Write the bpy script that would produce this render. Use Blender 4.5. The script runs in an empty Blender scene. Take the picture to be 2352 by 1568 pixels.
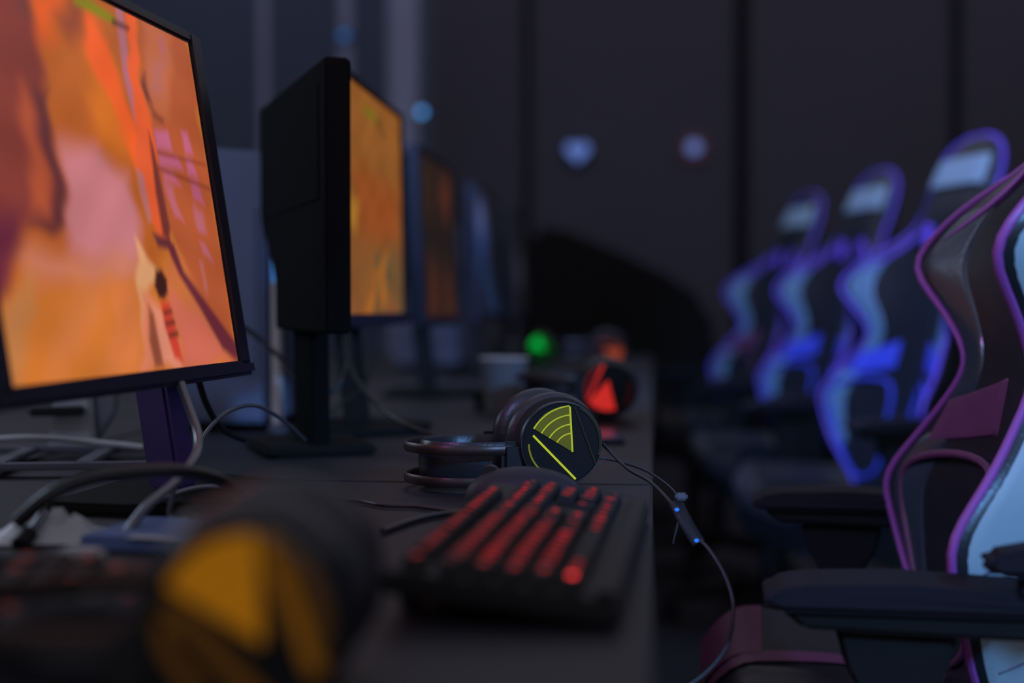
import bpy, bmesh, math, random
import numpy as np
from mathutils import Vector, Matrix, Euler

random.seed(7)
S = bpy.context.scene
C = S.collection
R = math.radians
PI = math.pi

# ---------------------------------------------------------------- camera
cd = bpy.data.cameras.new('camera')
cam = bpy.data.objects.new('camera', cd)
C.objects.link(cam)
cam.location = (0, 0, .95)
cam.rotation_euler = (R(90 - 1.47), 0, R(5.66))
cd.lens = 50
cd.sensor_width = 36
cd.clip_start = .05
cd.dof.use_dof = True
cd.dof.focus_distance = 1.5
cd.dof.aperture_fstop = 1.75
S.camera = cam

# ---------------------------------------------------------------- view, world
S.view_settings.view_transform = 'Standard'
S.view_settings.look = 'None'
S.view_settings.exposure = 0
S.view_settings.gamma = 1
S.view_settings.use_curve_mapping = False
S.cycles.use_denoising = True
S.cycles.sample_clamp_indirect = 4
w = bpy.data.worlds.new('dim_room_air')
S.world = w
w.use_nodes = True
w.node_tree.nodes['Background'].inputs[0].default_value = (.80, .80, .98, 1)
w.node_tree.nodes['Background'].inputs[1].default_value = .38


# ---------------------------------------------------------------- unseen lights added for the coloured light in the room
def spot(name, loc, target, power, color, cone=50, size=.15, blend=.6):
    l = bpy.data.lights.new(name, 'SPOT')
    l.energy = power
    l.color = color
    l.spot_size = R(cone)
    l.spot_blend = blend
    l.shadow_soft_size = size
    o = bpy.data.objects.new(name, l)
    C.objects.link(o)
    o.location = loc
    o.rotation_euler = (Vector(target) - Vector(loc)).to_track_quat('-Z', 'Y').to_euler()
    return o


def area(name, loc, target, power, color, sx, sy):
    l = bpy.data.lights.new(name, 'AREA')
    l.energy = power
    l.color = color
    l.shape = 'RECTANGLE'
    l.size = sx
    l.size_y = sy
    o = bpy.data.objects.new(name, l)
    C.objects.link(o)
    o.location = loc
    o.rotation_euler = (Vector(target) - Vector(loc)).to_track_quat('-Z', 'Y').to_euler()
    return o


BLUE = (.17, .44, 1)
spot('blue_room_spot', (1.5, -.5, 1.9), (.42, 1.45, .85), 230, BLUE, 30, .12)
spot('blue_far_chair_spot', (-1.3, .9, 2.9), (.65, 4.1, .95), 450, (.17, .44, 1), 38, .15)  # unseen spot, added to throw blue on the far chairs
spot('violet_far_chair_spot', (-.9, 2.2, 2.6), (.5, 4.0, .8), 45, (.30, .10, 1), 48, .15)  # unseen spot, added for violet light on the far chairs
spot('pink_room_spot', (-1.2, .3, 2.4), (.35, 1.75, .75), 34, (.75, .25, 1), 30, .12)
spot('cool_room_spot', (-1.6, -.4, 2.3), (-.9, 3.2, 1.0), 40, (.40, .55, 1), 40, .2)
area('cool_cable_light', (-2.3, 2.6, 1.7), (-.5, 1.3, .8), 7.5, (.62, .74, 1), 1.0, .7)  # unseen area light, added for the cool rim on the cables


spot('blue_left_spot', (-1.0, -.2, 2.1), (.30, 1.86, .88), 75, (.20, .50, 1), 22, .05)  # added spot for the blue highlight on the near chair's bolster


# ---------------------------------------------------------------- materials
def mat(name, col, rough=.5, spec=.3, var=.15, scale=12, bump=.02, metal=0, coat=0):
    m = bpy.data.materials.new(name)
    m.use_nodes = True
    n = m.node_tree
    b = n.nodes['Principled BSDF']
    b.inputs['Roughness'].default_value = rough
    b.inputs['Specular IOR Level'].default_value = spec
    b.inputs['Metallic'].default_value = metal
    b.inputs['Coat Weight'].default_value = coat
    tc = n.nodes.new('ShaderNodeTexCoord')
    nz = n.nodes.new('ShaderNodeTexNoise')
    nz.inputs['Scale'].default_value = scale
    nz.inputs['Detail'].default_value = 5
    n.links.new(tc.outputs['Object'], nz.inputs['Vector'])
    mx = n.nodes.new('ShaderNodeMix')
    mx.data_type = 'RGBA'
    lo = [c * (1 - var) for c in col]
    hi = [min(1, c * (1 + var)) for c in col]
    mx.inputs[6].default_value = (*lo, 1)
    mx.inputs[7].default_value = (*hi, 1)
    n.links.new(nz.outputs[0], mx.inputs[0])
    n.links.new(mx.outputs[2], b.inputs['Base Color'])
    if bump:
        nb = n.nodes.new('ShaderNodeTexNoise')
        nb.inputs['Scale'].default_value = scale * 8
        n.links.new(tc.outputs['Object'], nb.inputs['Vector'])
        bu = n.nodes.new('ShaderNodeBump')
        bu.inputs['Strength'].default_value = bump * 5
        bu.inputs['Distance'].default_value = .002
        n.links.new(nb.outputs[0], bu.inputs['Height'])
        n.links.new(bu.outputs[0], b.inputs['Normal'])
    return m


def glow(name, col, strength=1, var=.12, scale=60):
    m = bpy.data.materials.new(name)
    m.use_nodes = True
    n = m.node_tree
    b = n.nodes['Principled BSDF']
    b.inputs['Base Color'].default_value = (.01, .01, .01, 1)
    b.inputs['Specular IOR Level'].default_value = .1
    tc = n.nodes.new('ShaderNodeTexCoord')
    nz = n.nodes.new('ShaderNodeTexNoise')
    nz.inputs['Scale'].default_value = scale
    n.links.new(tc.outputs['Object'], nz.inputs['Vector'])
    mx = n.nodes.new('ShaderNodeMix')
    mx.data_type = 'RGBA'
    mx.inputs[6].default_value = (*[c * (1 - var) for c in col], 1)
    mx.inputs[7].default_value = (*[c * (1 + var) for c in col], 1)
    n.links.new(nz.outputs[0], mx.inputs[0])
    n.links.new(mx.outputs[2], b.inputs['Emission Color'])
    b.inputs['Emission Strength'].default_value = strength
    return m


def screen_mat(name, strength):
    m = bpy.data.materials.new(name)
    m.use_nodes = True
    n = m.node_tree
    b = n.nodes['Principled BSDF']
    b.inputs['Base Color'].default_value = (.008, .008, .008, 1)
    b.inputs['Roughness'].default_value = .4
    b.inputs['Specular IOR Level'].default_value = .15
    a = n.nodes.new('ShaderNodeVertexColor')
    a.layer_name = 'picture'
    n.links.new(a.outputs[0], b.inputs['Emission Color'])
    b.inputs['Emission Strength'].default_value = strength
    return m


M = dict(
    floor=mat('dark_floor', (.045, .044, .050), .7, .2),
    wall=mat('dark_grey_wall', (.092, .088, .116), .85, .1, .06, 1.5, .01),
    wall_left=mat('navy_wall', (.10, .12, .175), .8, .1, .1, 1.2),
    seam=mat('black_seam', (.012, .012, .011), .9, .05),
    desk=mat('black_desk_laminate', (.016, .0155, .021), .5, .3, .25, 9, .02),
    desk_edge=mat('desk_edge_band', (.026, .026, .030), .5, .2),
    black=mat('black_plastic', (.014, .014, .014), .5, .22, .1, 30, .01),
    soot=mat('soot_black', (.008, .008, .008), .9, .03, .1, 30, .01),
    deep=mat('matt_black', (.014, .014, .013), .8, .08, .1, 30, .01),
    bezel=mat('monitor_bezel', (.022, .020, .034), .4, .3),
    stand=mat('violet_lit_metal', (.055, .028, .15), .35, .5, .3, 25, .01, .3),  # purple light on the stand put into its base colour
    key=mat('key_plastic', (.018, .018, .018), .6, .2),
    leather=mat('black_leather', (.018, .019, .022), .34, .4, .2, 40, .03),
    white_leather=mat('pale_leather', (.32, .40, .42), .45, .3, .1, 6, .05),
    accent=mat('magenta_leather', (.15, .045, .10), .45, .35, .2, 30, .03),
    piping=mat('violet_lit_piping', (.30, .07, .30), .4, .4, .1),  # purple light on pink piping put into its colour
    gloss=mat('glossy_black_leather', (.035, .050, .060), .24, .8, .2, 20, .03),  # bluish lift puts part of the bolster highlight into the colour
    grey=mat('highlight_leather', (.14, .24, .32), .35, .5, .2, 14, .03),  # blue highlights on black bolsters put into a lighter colour
    arm=mat('armrest_pad', (.016, .015, .019), .7, .1),
    metal=mat('dark_metal', (.05, .05, .055), .35, .5, .1, 30, .01, .8),
    cable=mat('black_cable', (.016, .016, .018), .35, .5),
    silver=mat('silver_cable', (.15, .16, .19), .22, .7, .1, 30, .01, .4),
    violet=mat('violet_lit_trim', (.24, .10, .75), .45, .4, .1),  # violet light on the far chairs' piping put into the colour
    blue_lit_leather=mat('blue_lit_leather', (.08, .10, .70), .45, .35, .15, 30, .03),  # blue light on the far chairs' stripes put into the colour
    pc=mat('pale_case', (.15, .18, .28), .55, .3, .08),
    cream=mat('cream_plastic', (.62, .52, .48), .5, .3, .08),
    lavender=mat('lavender_paint', (.36, .37, .52), .6, .2, .15, 3),
    rail=mat('copper_rail', (.05, .030, .024), .35, .5, .3, 40, .01, .5),
    cup=mat('grey_card', (.17, .16, .17), .6, .2, .1),
    bluepaper=mat('blue_card', (.10, .15, .32), .6, .3, .2),
    whitep=mat('white_plastic', (.45, .45, .46), .4, .5, .1),
    tray=mat('grey_tray', (.10, .10, .13), .4, .5, .1),
)


# ---------------------------------------------------------------- mesh helpers
class MB:
    def __init__(s):
        s.b = bmesh.new()

    def box(s, c, d, rot=(0, 0, 0), bev=0, seg=2):
        t = bmesh.new()
        bmesh.ops.create_cube(t, size=1)
        bmesh.ops.scale(t, vec=d, verts=t.verts)
        if bev:
            bmesh.ops.bevel(t, geom=t.edges[:], offset=bev, segments=seg, affect='EDGES')
        bmesh.ops.transform(t, matrix=Matrix.Translation(c) @ Euler(rot).to_matrix().to_4x4(), verts=t.verts)
        s.add(t)
        return s

    def add(s, t):
        me = bpy.data.meshes.new('tmp')
        t.to_mesh(me)
        t.free()
        s.b.from_mesh(me)
        bpy.data.meshes.remove(me)

    def prism(s, pts, axis, a, b, bev=0):
        # pts: outline in the two remaining axes, extruded along axis from a to b
        t = bmesh.new()

        def P(p, h):
            v = list(p)
            v.insert(axis, h)
            return v
        lo = [t.verts.new(P(p, a)) for p in pts]
        hi = [t.verts.new(P(p, b)) for p in pts]
        t.faces.new(lo)
        t.faces.new(hi)
        n = len(pts)
        for i in range(n):
            t.faces.new((lo[i], lo[(i + 1) % n], hi[(i + 1) % n], hi[i]))
        bmesh.ops.recalc_face_normals(t, faces=t.faces)
        if bev:
            bmesh.ops.bevel(t, geom=t.edges[:], offset=bev, segments=2, affect='EDGES')
        s.add(t)
        return s

    def lathe(s, prof, mtx=None, n=40):
        # profile (radius, height) turned about local z
        t = bmesh.new()
        rings = []
        for r, h in prof:
            if r < 1e-6:
                rings.append([t.verts.new((0, 0, h))])
            else:
                rings.append([t.verts.new((r * math.cos(2 * PI * k / n), r * math.sin(2 * PI * k / n), h)) for k in range(n)])
        for A, B in zip(rings, rings[1:]):
            for k in range(n):
                k2 = (k + 1) % n
                if len(A) == 1 and len(B) > 1:
                    t.faces.new((A[0], B[k], B[k2]))
                elif len(B) == 1 and len(A) > 1:
                    t.faces.new((A[k], B[0], A[k2]))
                elif len(A) > 1:
                    t.faces.new((A[k], B[k], B[k2], A[k2]))
        bmesh.ops.recalc_face_normals(t, faces=t.faces)
        if mtx is not None:
            bmesh.ops.transform(t, matrix=mtx, verts=t.verts)
        s.add(t)
        return s

    def tube(s, pts, r, smooth=True, n=10, closed=False, flat=None):
        P = [Vector(p) for p in pts]
        if smooth and len(P) > 2:
            Q = []
            m = len(P)
            for i in range(m if closed else m - 1):
                if closed:
                    p0, p1, p2, p3 = P[i - 1], P[i], P[(i + 1) % m], P[(i + 2) % m]
                else:
                    p0, p1, p2, p3 = P[max(i - 1, 0)], P[i], P[i + 1], P[min(i + 2, m - 1)]
                for k in range(8):
                    t = k / 8
                    Q.append(.5 * ((2 * p1) + (p2 - p0) * t + (2 * p0 - 5 * p1 + 4 * p2 - p3) * t * t + (3 * p1 - p0 - 3 * p2 + p3) * t ** 3))
            if not closed:
                Q.append(P[-1])
            P = Q
        t = bmesh.new()
        m = len(P)
        up = Vector((0, 0, 1))
        rings = []
        prev = None
        for i, p in enumerate(P):
            if closed:
                d = P[(i + 1) % m] - P[i - 1]
            else:
                d = P[min(i + 1, m - 1)] - P[max(i - 1, 0)]
            if d.length < 1e-9:
                d = Vector((0, 0, 1))
            d.normalize()
            if prev is None:
                a = d.cross(up)
                if a.length < .1:
                    a = d.cross(Vector((1, 0, 0)))
            else:
                a = prev - d * prev.dot(d)
                if a.length < 1e-6:
                    a = d.cross(up)
            a.normalize()
            prev = a.copy()
            b = d.cross(a)
            fa, fb = (r, r) if flat is None else flat
            rings.append([t.verts.new(p + a * fa * math.cos(2 * PI * k / n) + b * fb * math.sin(2 * PI * k / n)) for k in range(n)])
        for i in range(m if closed else m - 1):
            A, B = rings[i], rings[(i + 1) % m]
            for k in range(n):
                t.faces.new((A[k], A[(k + 1) % n], B[(k + 1) % n], B[k]))
        if not closed:
            t.faces.new(rings[0])
            t.faces.new(rings[-1])
        bmesh.ops.recalc_face_normals(t, faces=t.faces)
        s.add(t)
        return s

    def grid(s, nu, nv, fn, close_back=None):
        V = [[s.b.verts.new(fn(i / nu, j / nv)) for i in range(nu + 1)] for j in range(nv + 1)]
        for j in range(nv):
            for i in range(nu):
                s.b.faces.new((V[j][i], V[j][i + 1], V[j + 1][i + 1], V[j + 1][i]))
        return s

    def build(s, name, m, parent=None, smooth=True, world=False):
        me = bpy.data.meshes.new(name)
        s.b.to_mesh(me)
        s.b.free()
        o = bpy.data.objects.new(name, me)
        C.objects.link(o)
        if m:
            me.materials.append(m)
        if smooth:
            me.shade_smooth()
            me.set_sharp_from_angle(angle=R(38))
        if parent:
            o.parent = parent
            if world:
                bpy.context.view_layer.update()
                me.transform(parent.matrix_world.inverted())
        return o


def empty(name, loc=(0, 0, 0), rot=(0, 0, 0)):
    o = bpy.data.objects.new(name, None)
    o.empty_display_size = .05
    C.objects.link(o)
    o.location = loc
    o.rotation_euler = rot
    return o


def tag(o, label, cat, group=None):
    o['label'] = label
    o['category'] = cat
    if group:
        o['group'] = group
    return o


def struct(o):
    o['kind'] = 'structure'
    return o


def copy_tree(o, parent=None):
    c = o.copy()
    C.objects.link(c)
    if parent:
        c.parent = parent
    for ch in list(o.children):
        copy_tree(ch, c)
    return c


FRONT = Matrix.Rotation(PI / 2, 4, 'X')      # turns local z towards -y

# ---------------------------------------------------------------- the room
DT = .75                                       # desk top height
struct(MB().box((0, 3.5, -.05), (7, 9.4, .1)).build('floor', M['floor'], smooth=False))
struct(MB().box((1.15, 7.75, 1.5), (4.7, .1, 3.0)).build('wall_back', M['wall'], smooth=False))
struct(MB().box((-2.35, 7.75, 1.5), (2.3, .1, 3.0)).build('wall_back_left', M['wall_left'], smooth=False))
struct(MB().box((-3.55, 3.5, 1.5), (.1, 9.4, 3.0)).build('wall_left', M['wall_left'], smooth=False))
struct(MB().box((3.55, 3.5, 1.5), (.1, 9.4, 3.0)).build('wall_right', M['wall'], smooth=False))
n = 1
for x, wd, dp, m in ((.468, .07, .02, 'seam'), (1.58, .05, .012, 'seam'), (2.7, .05, .012, 'seam'), (-.68, .04, .01, 'seam')):
    struct(MB().box((x, 7.70 - dp / 2, 1.5), (wd, dp, 3.0), bev=.003).build('trim_%d' % n, M[m], smooth=False))
    n += 1
struct(MB().lathe([(0, 0), (.075, 0), (.075, 3.0), (0, 3.0)], Matrix.Translation((-1.20, 6.8, 0))).build('trim_%d' % n, M['lavender']))
n += 1
for x, y, r in ((-1.52, 7.0, .028), (-2.0, 7.2, .022), (-1.66, 7.55, .02)):
    struct(MB().lathe([(0, 0), (r, 0), (r, 3.0), (0, 3.0)], Matrix.Translation((x, y, 0)), 16).build('trim_%d' % n, M['lavender']))
    n += 1


# ---------------------------------------------------------------- desks
def desk(name, x0, x1, y0, y1, label, grp):
    t = empty(name, ((x0 + x1) / 2, (y0 + y1) / 2, 0))
    tag(t, label, 'desk', grp)
    a, b = (x1 - x0) / 2, (y1 - y0) / 2
    MB().box((0, 0, DT - .0125), (2 * a, 2 * b - .004, .025), bev=.003).build('tabletop', M['desk'], t)
    s = 1 if x1 > -.4 else -1
    MB().box((s * (a - .012), 0, DT - .05), (.022, 2 * b - .02, .048), bev=.003).build('front_rail', M['desk_edge'], t)
    MB().box((-s * (a - .04), 0, .42), (.018, 2 * b - .12, .36), bev=.002).build('modesty_panel', M['deep'], t)
    for sy in (-1, 1):
        MB().box((0, sy * (b - .05), .36), (.05, .05, .73), bev=.004).box((0, sy * (b - .05), .015), (2 * a - .12, .06, .03), bev=.004).build('leg', M['metal'], t)


EDG = (.25, 1.585, 2.50, 3.42, 4.34, 5.60)
LB = ('black desk nearest the camera, carrying the red-lit keyboard and orange headset',
      'black desk with the yellow-green lit headset lying on it',
      'dark desk under the red-lit headset, beyond the paper cup',
      'dark desk behind the red-lit headset, below the dim third screen',
      'farthest dark desk of the row, under the green glow')
for i in range(5):
    desk('gaming_desk', -.80, 0, EDG[i], EDG[i + 1], LB[i], 'desks of the near row')
LB2 = ('dark desk back to back with the nearest desk, under the large orange monitor',
       'dark desk of the opposite row holding the pale computer case',
       'dark desk of the opposite row, second beyond the pale computer case',
       'dark desk of the opposite row, near the lavender column foot',
       'farthest dark desk of the opposite row')
for i in range(5):
    desk('gaming_desk', -1.62, -.805, EDG[i], EDG[i + 1], LB2[i], 'desks of the opposite row')


# ---------------------------------------------------------------- screen pictures
def paint(layers, base, nu, nv, aspect, seed=0):
    rng = np.random.default_rng(seed)
    u, v = np.meshgrid(np.linspace(0, 1, nu), np.linspace(0, 1, nv))
    img = np.ones((nv, nu, 3)) * np.array(base)
    uw = u + .010 * np.sin(21 * v + 5 * u) + .006 * np.sin(47 * v + 29 * u)
    vw = v + .012 * np.sin(19 * u + 7 * v) + .006 * np.sin(41 * u - 23 * v)
    wav = .5 * np.sin(17 * u + 9 * v * v + 2 * np.sin(11 * v)) + .5 * np.sin(31 * v - 13 * u + 3 * np.sin(7 * u))
    fu, fv = u, v
    for col, soft, poly in layers:
        u, v = (fu, fv) if soft < .0065 else (uw, vw)
        soft = soft * 1.7 + .006
        P = np.array(poly, float)
        d2 = np.full(u.shape, 1e9)
        ins = np.zeros(u.shape, bool)
        for i in range(len(P)):
            a, b = P[i], P[(i + 1) % len(P)]
            ax, ay, bx, by = a[0] * aspect, a[1], b[0] * aspect, b[1]
            ex, ey = bx - ax, by - ay
            L = ex * ex + ey * ey + 1e-12
            t = np.clip(((u * aspect - ax) * ex + (v - ay) * ey) / L, 0, 1)
            d2 = np.minimum(d2, (u * aspect - ax - t * ex) ** 2 + (v - ay - t * ey) ** 2)
            cr = (a[1] > v) != (b[1] > v)
            den = (b[1] - a[1]) if abs(b[1] - a[1]) > 1e-9 else 1e-9
            ins ^= cr & (u < (b[0] - a[0]) * (v - a[1]) / den + a[0])
        d = np.sqrt(d2) * np.where(ins, -1, 1)
        al = np.clip(.5 - d / (2 * soft), 0, 1)
        al = (al * al * (3 - 2 * al))[..., None]
        img = img * (1 - al) + np.array(col) * al
    img *= (1 + .10 * wav)[..., None] * np.array((1, .86, .82))
    return np.clip(img, 0, 1)


PICTURE = [
    ((0.62,0.2,0.03),0.03,[(-0.216,0.292),(1.266,0.383),(1.076,-0.176),(-0.285,-0.068)]),
    ((0.47,0.125,0.02),0.04,[(-0.1,0.885),(0.796,1.199),(0.649,0.272),(-0.238,0.175)]),
    ((0.62,0.17,0.015),0.03,[(0.5,0.877),(0.583,0.828),(0.576,0.613),(0.456,0.594),(0.42,0.733)]),
    ((0.56,0.22,0.25),0.025,[(0.294,0.562),(0.442,0.575),(0.563,0.528),(0.566,0.387),(0.56,0.293),(0.463,0.26),(0.282,0.312),(0.265,0.405)]),
    ((0.6,0.23,0.15),0.03,[(0.094,0.282),(0.574,0.305),(0.558,0.245),(0.297,0.239),(0.111,0.234)]),
    ((0.66,0.22,0.06),0.025,[(0.281,0.238),(0.403,0.241),(0.256,0.07),(0.158,-0.006),(0.119,0.017)]),
    ((0.68,0.22,0.06),0.02,[(0.415,0.219),(0.534,0.233),(0.475,0.015),(0.326,0.013)]),
    ((0.5,0.22,0.07),0.02,[(0.02,0.194),(0.126,0.234),(0.032,0.004),(-0.016,-0.001)]),
    ((0.44,0.105,0.035),0.01,[(0.723,1.074),(0.99,1.049),(1.011,-0.018),(0.956,-0.014),(0.748,0.301),(0.702,0.522)]),
    ((0.5,0.15,0.06),0.02,[(0.747,1.018),(0.901,0.997),(0.829,0.745),(0.709,0.722)]),
    ((0.55,0.17,0.05),0.015,[(0.716,0.349),(0.76,0.301),(0.96,-0.001),(0.684,0.002),(0.661,0.273)]),
    ((0.6,0.16,0.1),0.015,[(0.672,0.236),(0.84,0.123),(0.933,0.0),(0.684,0.002)]),
    ((0.52,0.14,0.26),0.006,[(0.724,0.679),(0.799,0.688),(0.806,0.631),(0.723,0.627)]),
    ((0.52,0.14,0.26),0.006,[(0.874,0.701),(0.909,0.704),(0.923,0.64),(0.879,0.636)]),
    ((0.5,0.13,0.25),0.006,[(0.727,0.613),(0.83,0.618),(0.849,0.582),(0.727,0.577)]),
    ((0.5,0.13,0.25),0.006,[(0.875,0.622),(0.91,0.622),(0.93,0.571),(0.875,0.572)]),
    ((0.5,0.13,0.22),0.006,[(0.733,0.568),(0.788,0.568),(0.824,0.53),(0.741,0.534)]),
    ((0.48,0.12,0.22),0.006,[(0.882,0.56),(0.922,0.56),(0.946,0.484),(0.884,0.502)]),
    ((0.48,0.14,0.18),0.007,[(0.747,0.521),(0.788,0.52),(0.812,0.407),(0.761,0.428)]),
    ((0.48,0.14,0.2),0.007,[(0.871,0.375),(0.901,0.371),(0.926,0.319),(0.879,0.333)]),
    ((0.46,0.14,0.18),0.008,[(0.886,0.492),(0.932,0.475),(0.942,0.403),(0.888,0.413)]),
    ((0.46,0.15,0.14),0.008,[(0.858,0.306),(0.876,0.3),(0.88,0.201),(0.863,0.214)]),
    ((0.48,0.14,0.14),0.01,[(0.808,0.949),(0.861,0.973),(0.855,0.935),(0.807,0.913)]),
    ((0.46,0.15,0.12),0.015,[(0.763,0.884),(0.84,0.916),(0.808,0.818),(0.751,0.793)]),
    ((0.2,0.05,0.03),0.008,[(0.723,0.849),(0.735,0.814),(0.748,0.767),(0.717,0.748),(0.708,0.796)]),
    ((0.25,0.06,0.03),0.008,[(0.73,0.751),(0.789,0.734),(0.774,0.715),(0.722,0.722)]),
    ((0.25,0.05,0.03),0.004,[(0.702,0.617),(0.992,0.619),(0.99,0.612),(0.701,0.611)]),
    ((0.25,0.05,0.03),0.004,[(0.712,0.573),(0.996,0.544),(0.993,0.536),(0.71,0.565)]),
    ((0.46,0.17,0.22),0.006,[(0.632,1.069),(0.663,1.018),(0.651,0.856),(0.663,0.676),(0.631,0.682),(0.612,0.811),(0.619,0.945)]),
    ((0.84,0.13,0.03),0.007,[(0.664,1.025),(0.709,1.02),(0.7,0.844),(0.711,0.647),(0.696,0.373),(0.63,0.416),(0.626,0.633),(0.652,0.808)]),
    ((0.86,0.13,0.02),0.014,[(0.484,0.958),(0.53,0.92),(0.569,0.872),(0.591,0.782),(0.624,0.657),(0.657,0.516),(0.627,0.501),(0.579,0.625),(0.527,0.71),(0.485,0.793),(0.462,0.867)]),
    ((0.74,0.12,0.035),0.008,[(0.615,0.667),(0.691,0.656),(0.689,0.508),(0.702,0.348),(0.645,0.363),(0.617,0.499)]),
    ((0.45,0.18,0.18),0.006,[(0.604,0.552),(0.633,0.538),(0.638,0.417),(0.622,0.404),(0.603,0.486)]),
    ((0.17,0.035,0.03),0.006,[(0.695,0.669),(0.708,0.622),(0.73,0.4),(0.715,0.362),(0.686,0.372),(0.681,0.495)]),
    ((0.13,0.03,0.04),0.005,[(0.635,0.375),(0.71,0.367),(0.729,0.331),(0.651,0.339)]),
    ((0.14,0.025,0.04),0.006,[(0.703,0.367),(0.734,0.35),(0.764,0.276),(1.011,0.051),(0.995,0.002),(0.919,0.041),(0.827,0.162),(0.737,0.263),(0.707,0.318)]),
    ((0.82,0.12,0.015),0.03,[(0.29,0.916),(0.391,0.969),(0.328,0.842),(0.254,0.79)]),
    ((0.3,0.07,0.03),0.03,[(0.419,0.978),(0.495,1.002),(0.458,0.888),(0.405,0.852),(0.377,0.91)]),
    ((0.22,0.045,0.035),0.02,[(-0.082,0.982),(0.284,1.126),(0.265,0.772),(0.267,0.647),(0.277,0.491),(0.26,0.395),(0.219,0.352),(0.121,0.34),(0.005,0.212),(-0.27,0.012)]),
    ((0.12,0.018,0.05),0.03,[(-0.202,0.36),(0.114,0.371),(0.13,0.348),(0.0,0.221),(-0.262,0.052)]),
    ((0.42,0.09,0.035),0.02,[(0.189,0.703),(0.219,0.637),(0.224,0.412),(0.204,0.379),(0.155,0.395),(0.164,0.526)]),
    ((0.11,0.03,0.035),0.012,[(0.234,0.692),(0.274,0.69),(0.27,0.448),(0.262,0.389),(0.218,0.35),(0.155,0.347),(0.216,0.38),(0.235,0.434)]),
    ((0.16,0.05,0.04),0.02,[(0.225,0.958),(0.273,0.974),(0.247,0.861),(0.22,0.874)]),
    ((0.76,0.42,0.2),0.008,[(0.546,0.368),(0.56,0.357),(0.59,0.303),(0.636,0.286),(0.608,0.247),(0.566,0.187),(0.54,0.151),(0.503,0.059),(0.522,0.175),(0.537,0.245),(0.546,0.292)]),
    ((0.7,0.24,0.13),0.01,[(0.545,0.198),(0.603,0.199),(0.656,0.126),(0.685,0.005),(0.487,0.003),(0.507,0.105)]),
    ((0.75,0.3,0.2),0.008,[(0.58,0.175),(0.61,0.163),(0.673,0.005),(0.585,0.006),(0.57,0.104)]),
    ((0.28,0.08,0.04),0.006,[(0.559,0.175),(0.577,0.151),(0.586,0.008),(0.546,0.008),(0.537,0.081)]),
    ((0.045,0.012,0.01),0.005,[(0.62,0.273),(0.65,0.275),(0.669,0.248),(0.663,0.211),(0.639,0.189),(0.615,0.196),(0.603,0.229)]),
    ((0.6,0.06,0.03),0.006,[(0.621,0.187),(0.661,0.187),(0.675,0.113),(0.687,0.014),(0.646,0.029),(0.622,0.115)]),
    ((0.13,0.03,0.02),0.004,[(0.627,0.16),(0.668,0.165),(0.671,0.155),(0.63,0.148)]),
    ((0.13,0.03,0.02),0.004,[(0.626,0.129),(0.673,0.135),(0.676,0.123),(0.63,0.117)]),
    ((0.13,0.03,0.02),0.004,[(0.635,0.097),(0.681,0.103),(0.685,0.091),(0.638,0.085)]),
    ((0.22,0.25,0.0),0.005,[(0.45,0.976),(0.509,0.986),(0.622,0.97),(0.601,0.949),(0.439,0.955)]),
    ((0.06,0.02,0.01),0.005,[(0.604,0.962),(0.679,0.961),(0.671,0.95),(0.596,0.948)]),
]


def monitor(loc, rz, tilt, W, H, bs, bt, bb, layers, base, strength, label, standx=0, bend=.06, nu=230, grp='monitors on the near row of desks', stand_mat='black'):
    """screen faces local +x; the root stands on the desk under the panel's centre"""
    t = empty('monitor', (loc[0], loc[1], DT), (0, 0, R(rz)))
    tag(t, label, 'monitor', grp)
    z0 = loc[2] - DT
    Tm = Matrix.Translation((0, 0, z0)) @ Matrix.Rotation(-R(tilt), 4, 'Y')

    def tr(o):
        o.data.transform(Tm)
        return o
    fr = MB()
    fr.box((-.012, -W / 2 + bs / 2, H / 2), (.024, bs, H), bev=.004)
    fr.box((-.012, W / 2 - bs / 2, H / 2), (.024, bs, H), bev=.004)
    fr.box((-.012, 0, H - bt / 2), (.024, W - 2 * bs + .004, bt), bev=.003)
    fr.box((-.010, 0, bb / 2), (.028, W - .002, bb), bev=.004)
    tr(fr.build('bezel', M['bezel'], t))
    tr(MB().box((-.022, 0, H / 2), (.026, W - .012, H - .012), bev=.008).box((-.046, 0, H * .5), (.03, W * .55, H * .55), bev=.012).build('back_cover', M['deep'], t))
    nv = int(nu * .58)
    img = paint(layers, base, nu, nv, (W - 2 * bs) / (H - bt - bb))
    g = MB()
    y0, yw, zz, zh = -W / 2 + bs, W - 2 * bs, bb, H - bb - bt
    g.grid(nu - 1, nv - 1, lambda a, b: (-.004, y0 + a * yw, zz + b * zh))
    o = tr(g.build('display', screen_mat('screen_' + 'picture', strength), t, smooth=False))
    at_ = o.data.color_attributes.new('picture', 'FLOAT_COLOR', 'POINT')
    rgba = np.ones((nv * nu, 4))
    rgba[:, :3] = img.reshape(-1, 3)
    at_.data.foreach_set('color', rgba.astype(np.float32).ravel())
    # stand
    zc = z0 + H * .45
    xb = -.055 - math.sin(R(tilt)) * H * .45
    MB().prism([(-.052, .012), (-.018, .012), (-.036, z0 + .005), (xb, zc), (xb - .03, zc), (-.070, z0 + .005)], 1, standx - .026, standx + .026, bev=.004).build('stand_column', M[stand_mat], t)
    tr(MB().box((-.058, standx * .5, H * .45), (.03, .09 + abs(standx), .06), bev=.006).build('mount', M['deep'], t))
    MB().prism([(-.12, standx - .12), (-.03, standx - .13), (.075, standx - .07), (.075, standx + .07), (-.03, standx + .13), (-.12, standx + .12)], 2, 0, .012, bev=.004).build('stand_base', M['deep'], t)
    return t


m1 = monitor((-.4616, 1.279, .872), -2.7, 9, .575, .386, .034, .014, .017, PICTURE, (.52, .18, .03), .94,
             'large monitor in the foreground showing an orange shooting game', standx=.14, bend=.028, nu=260, stand_mat='stand')

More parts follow.
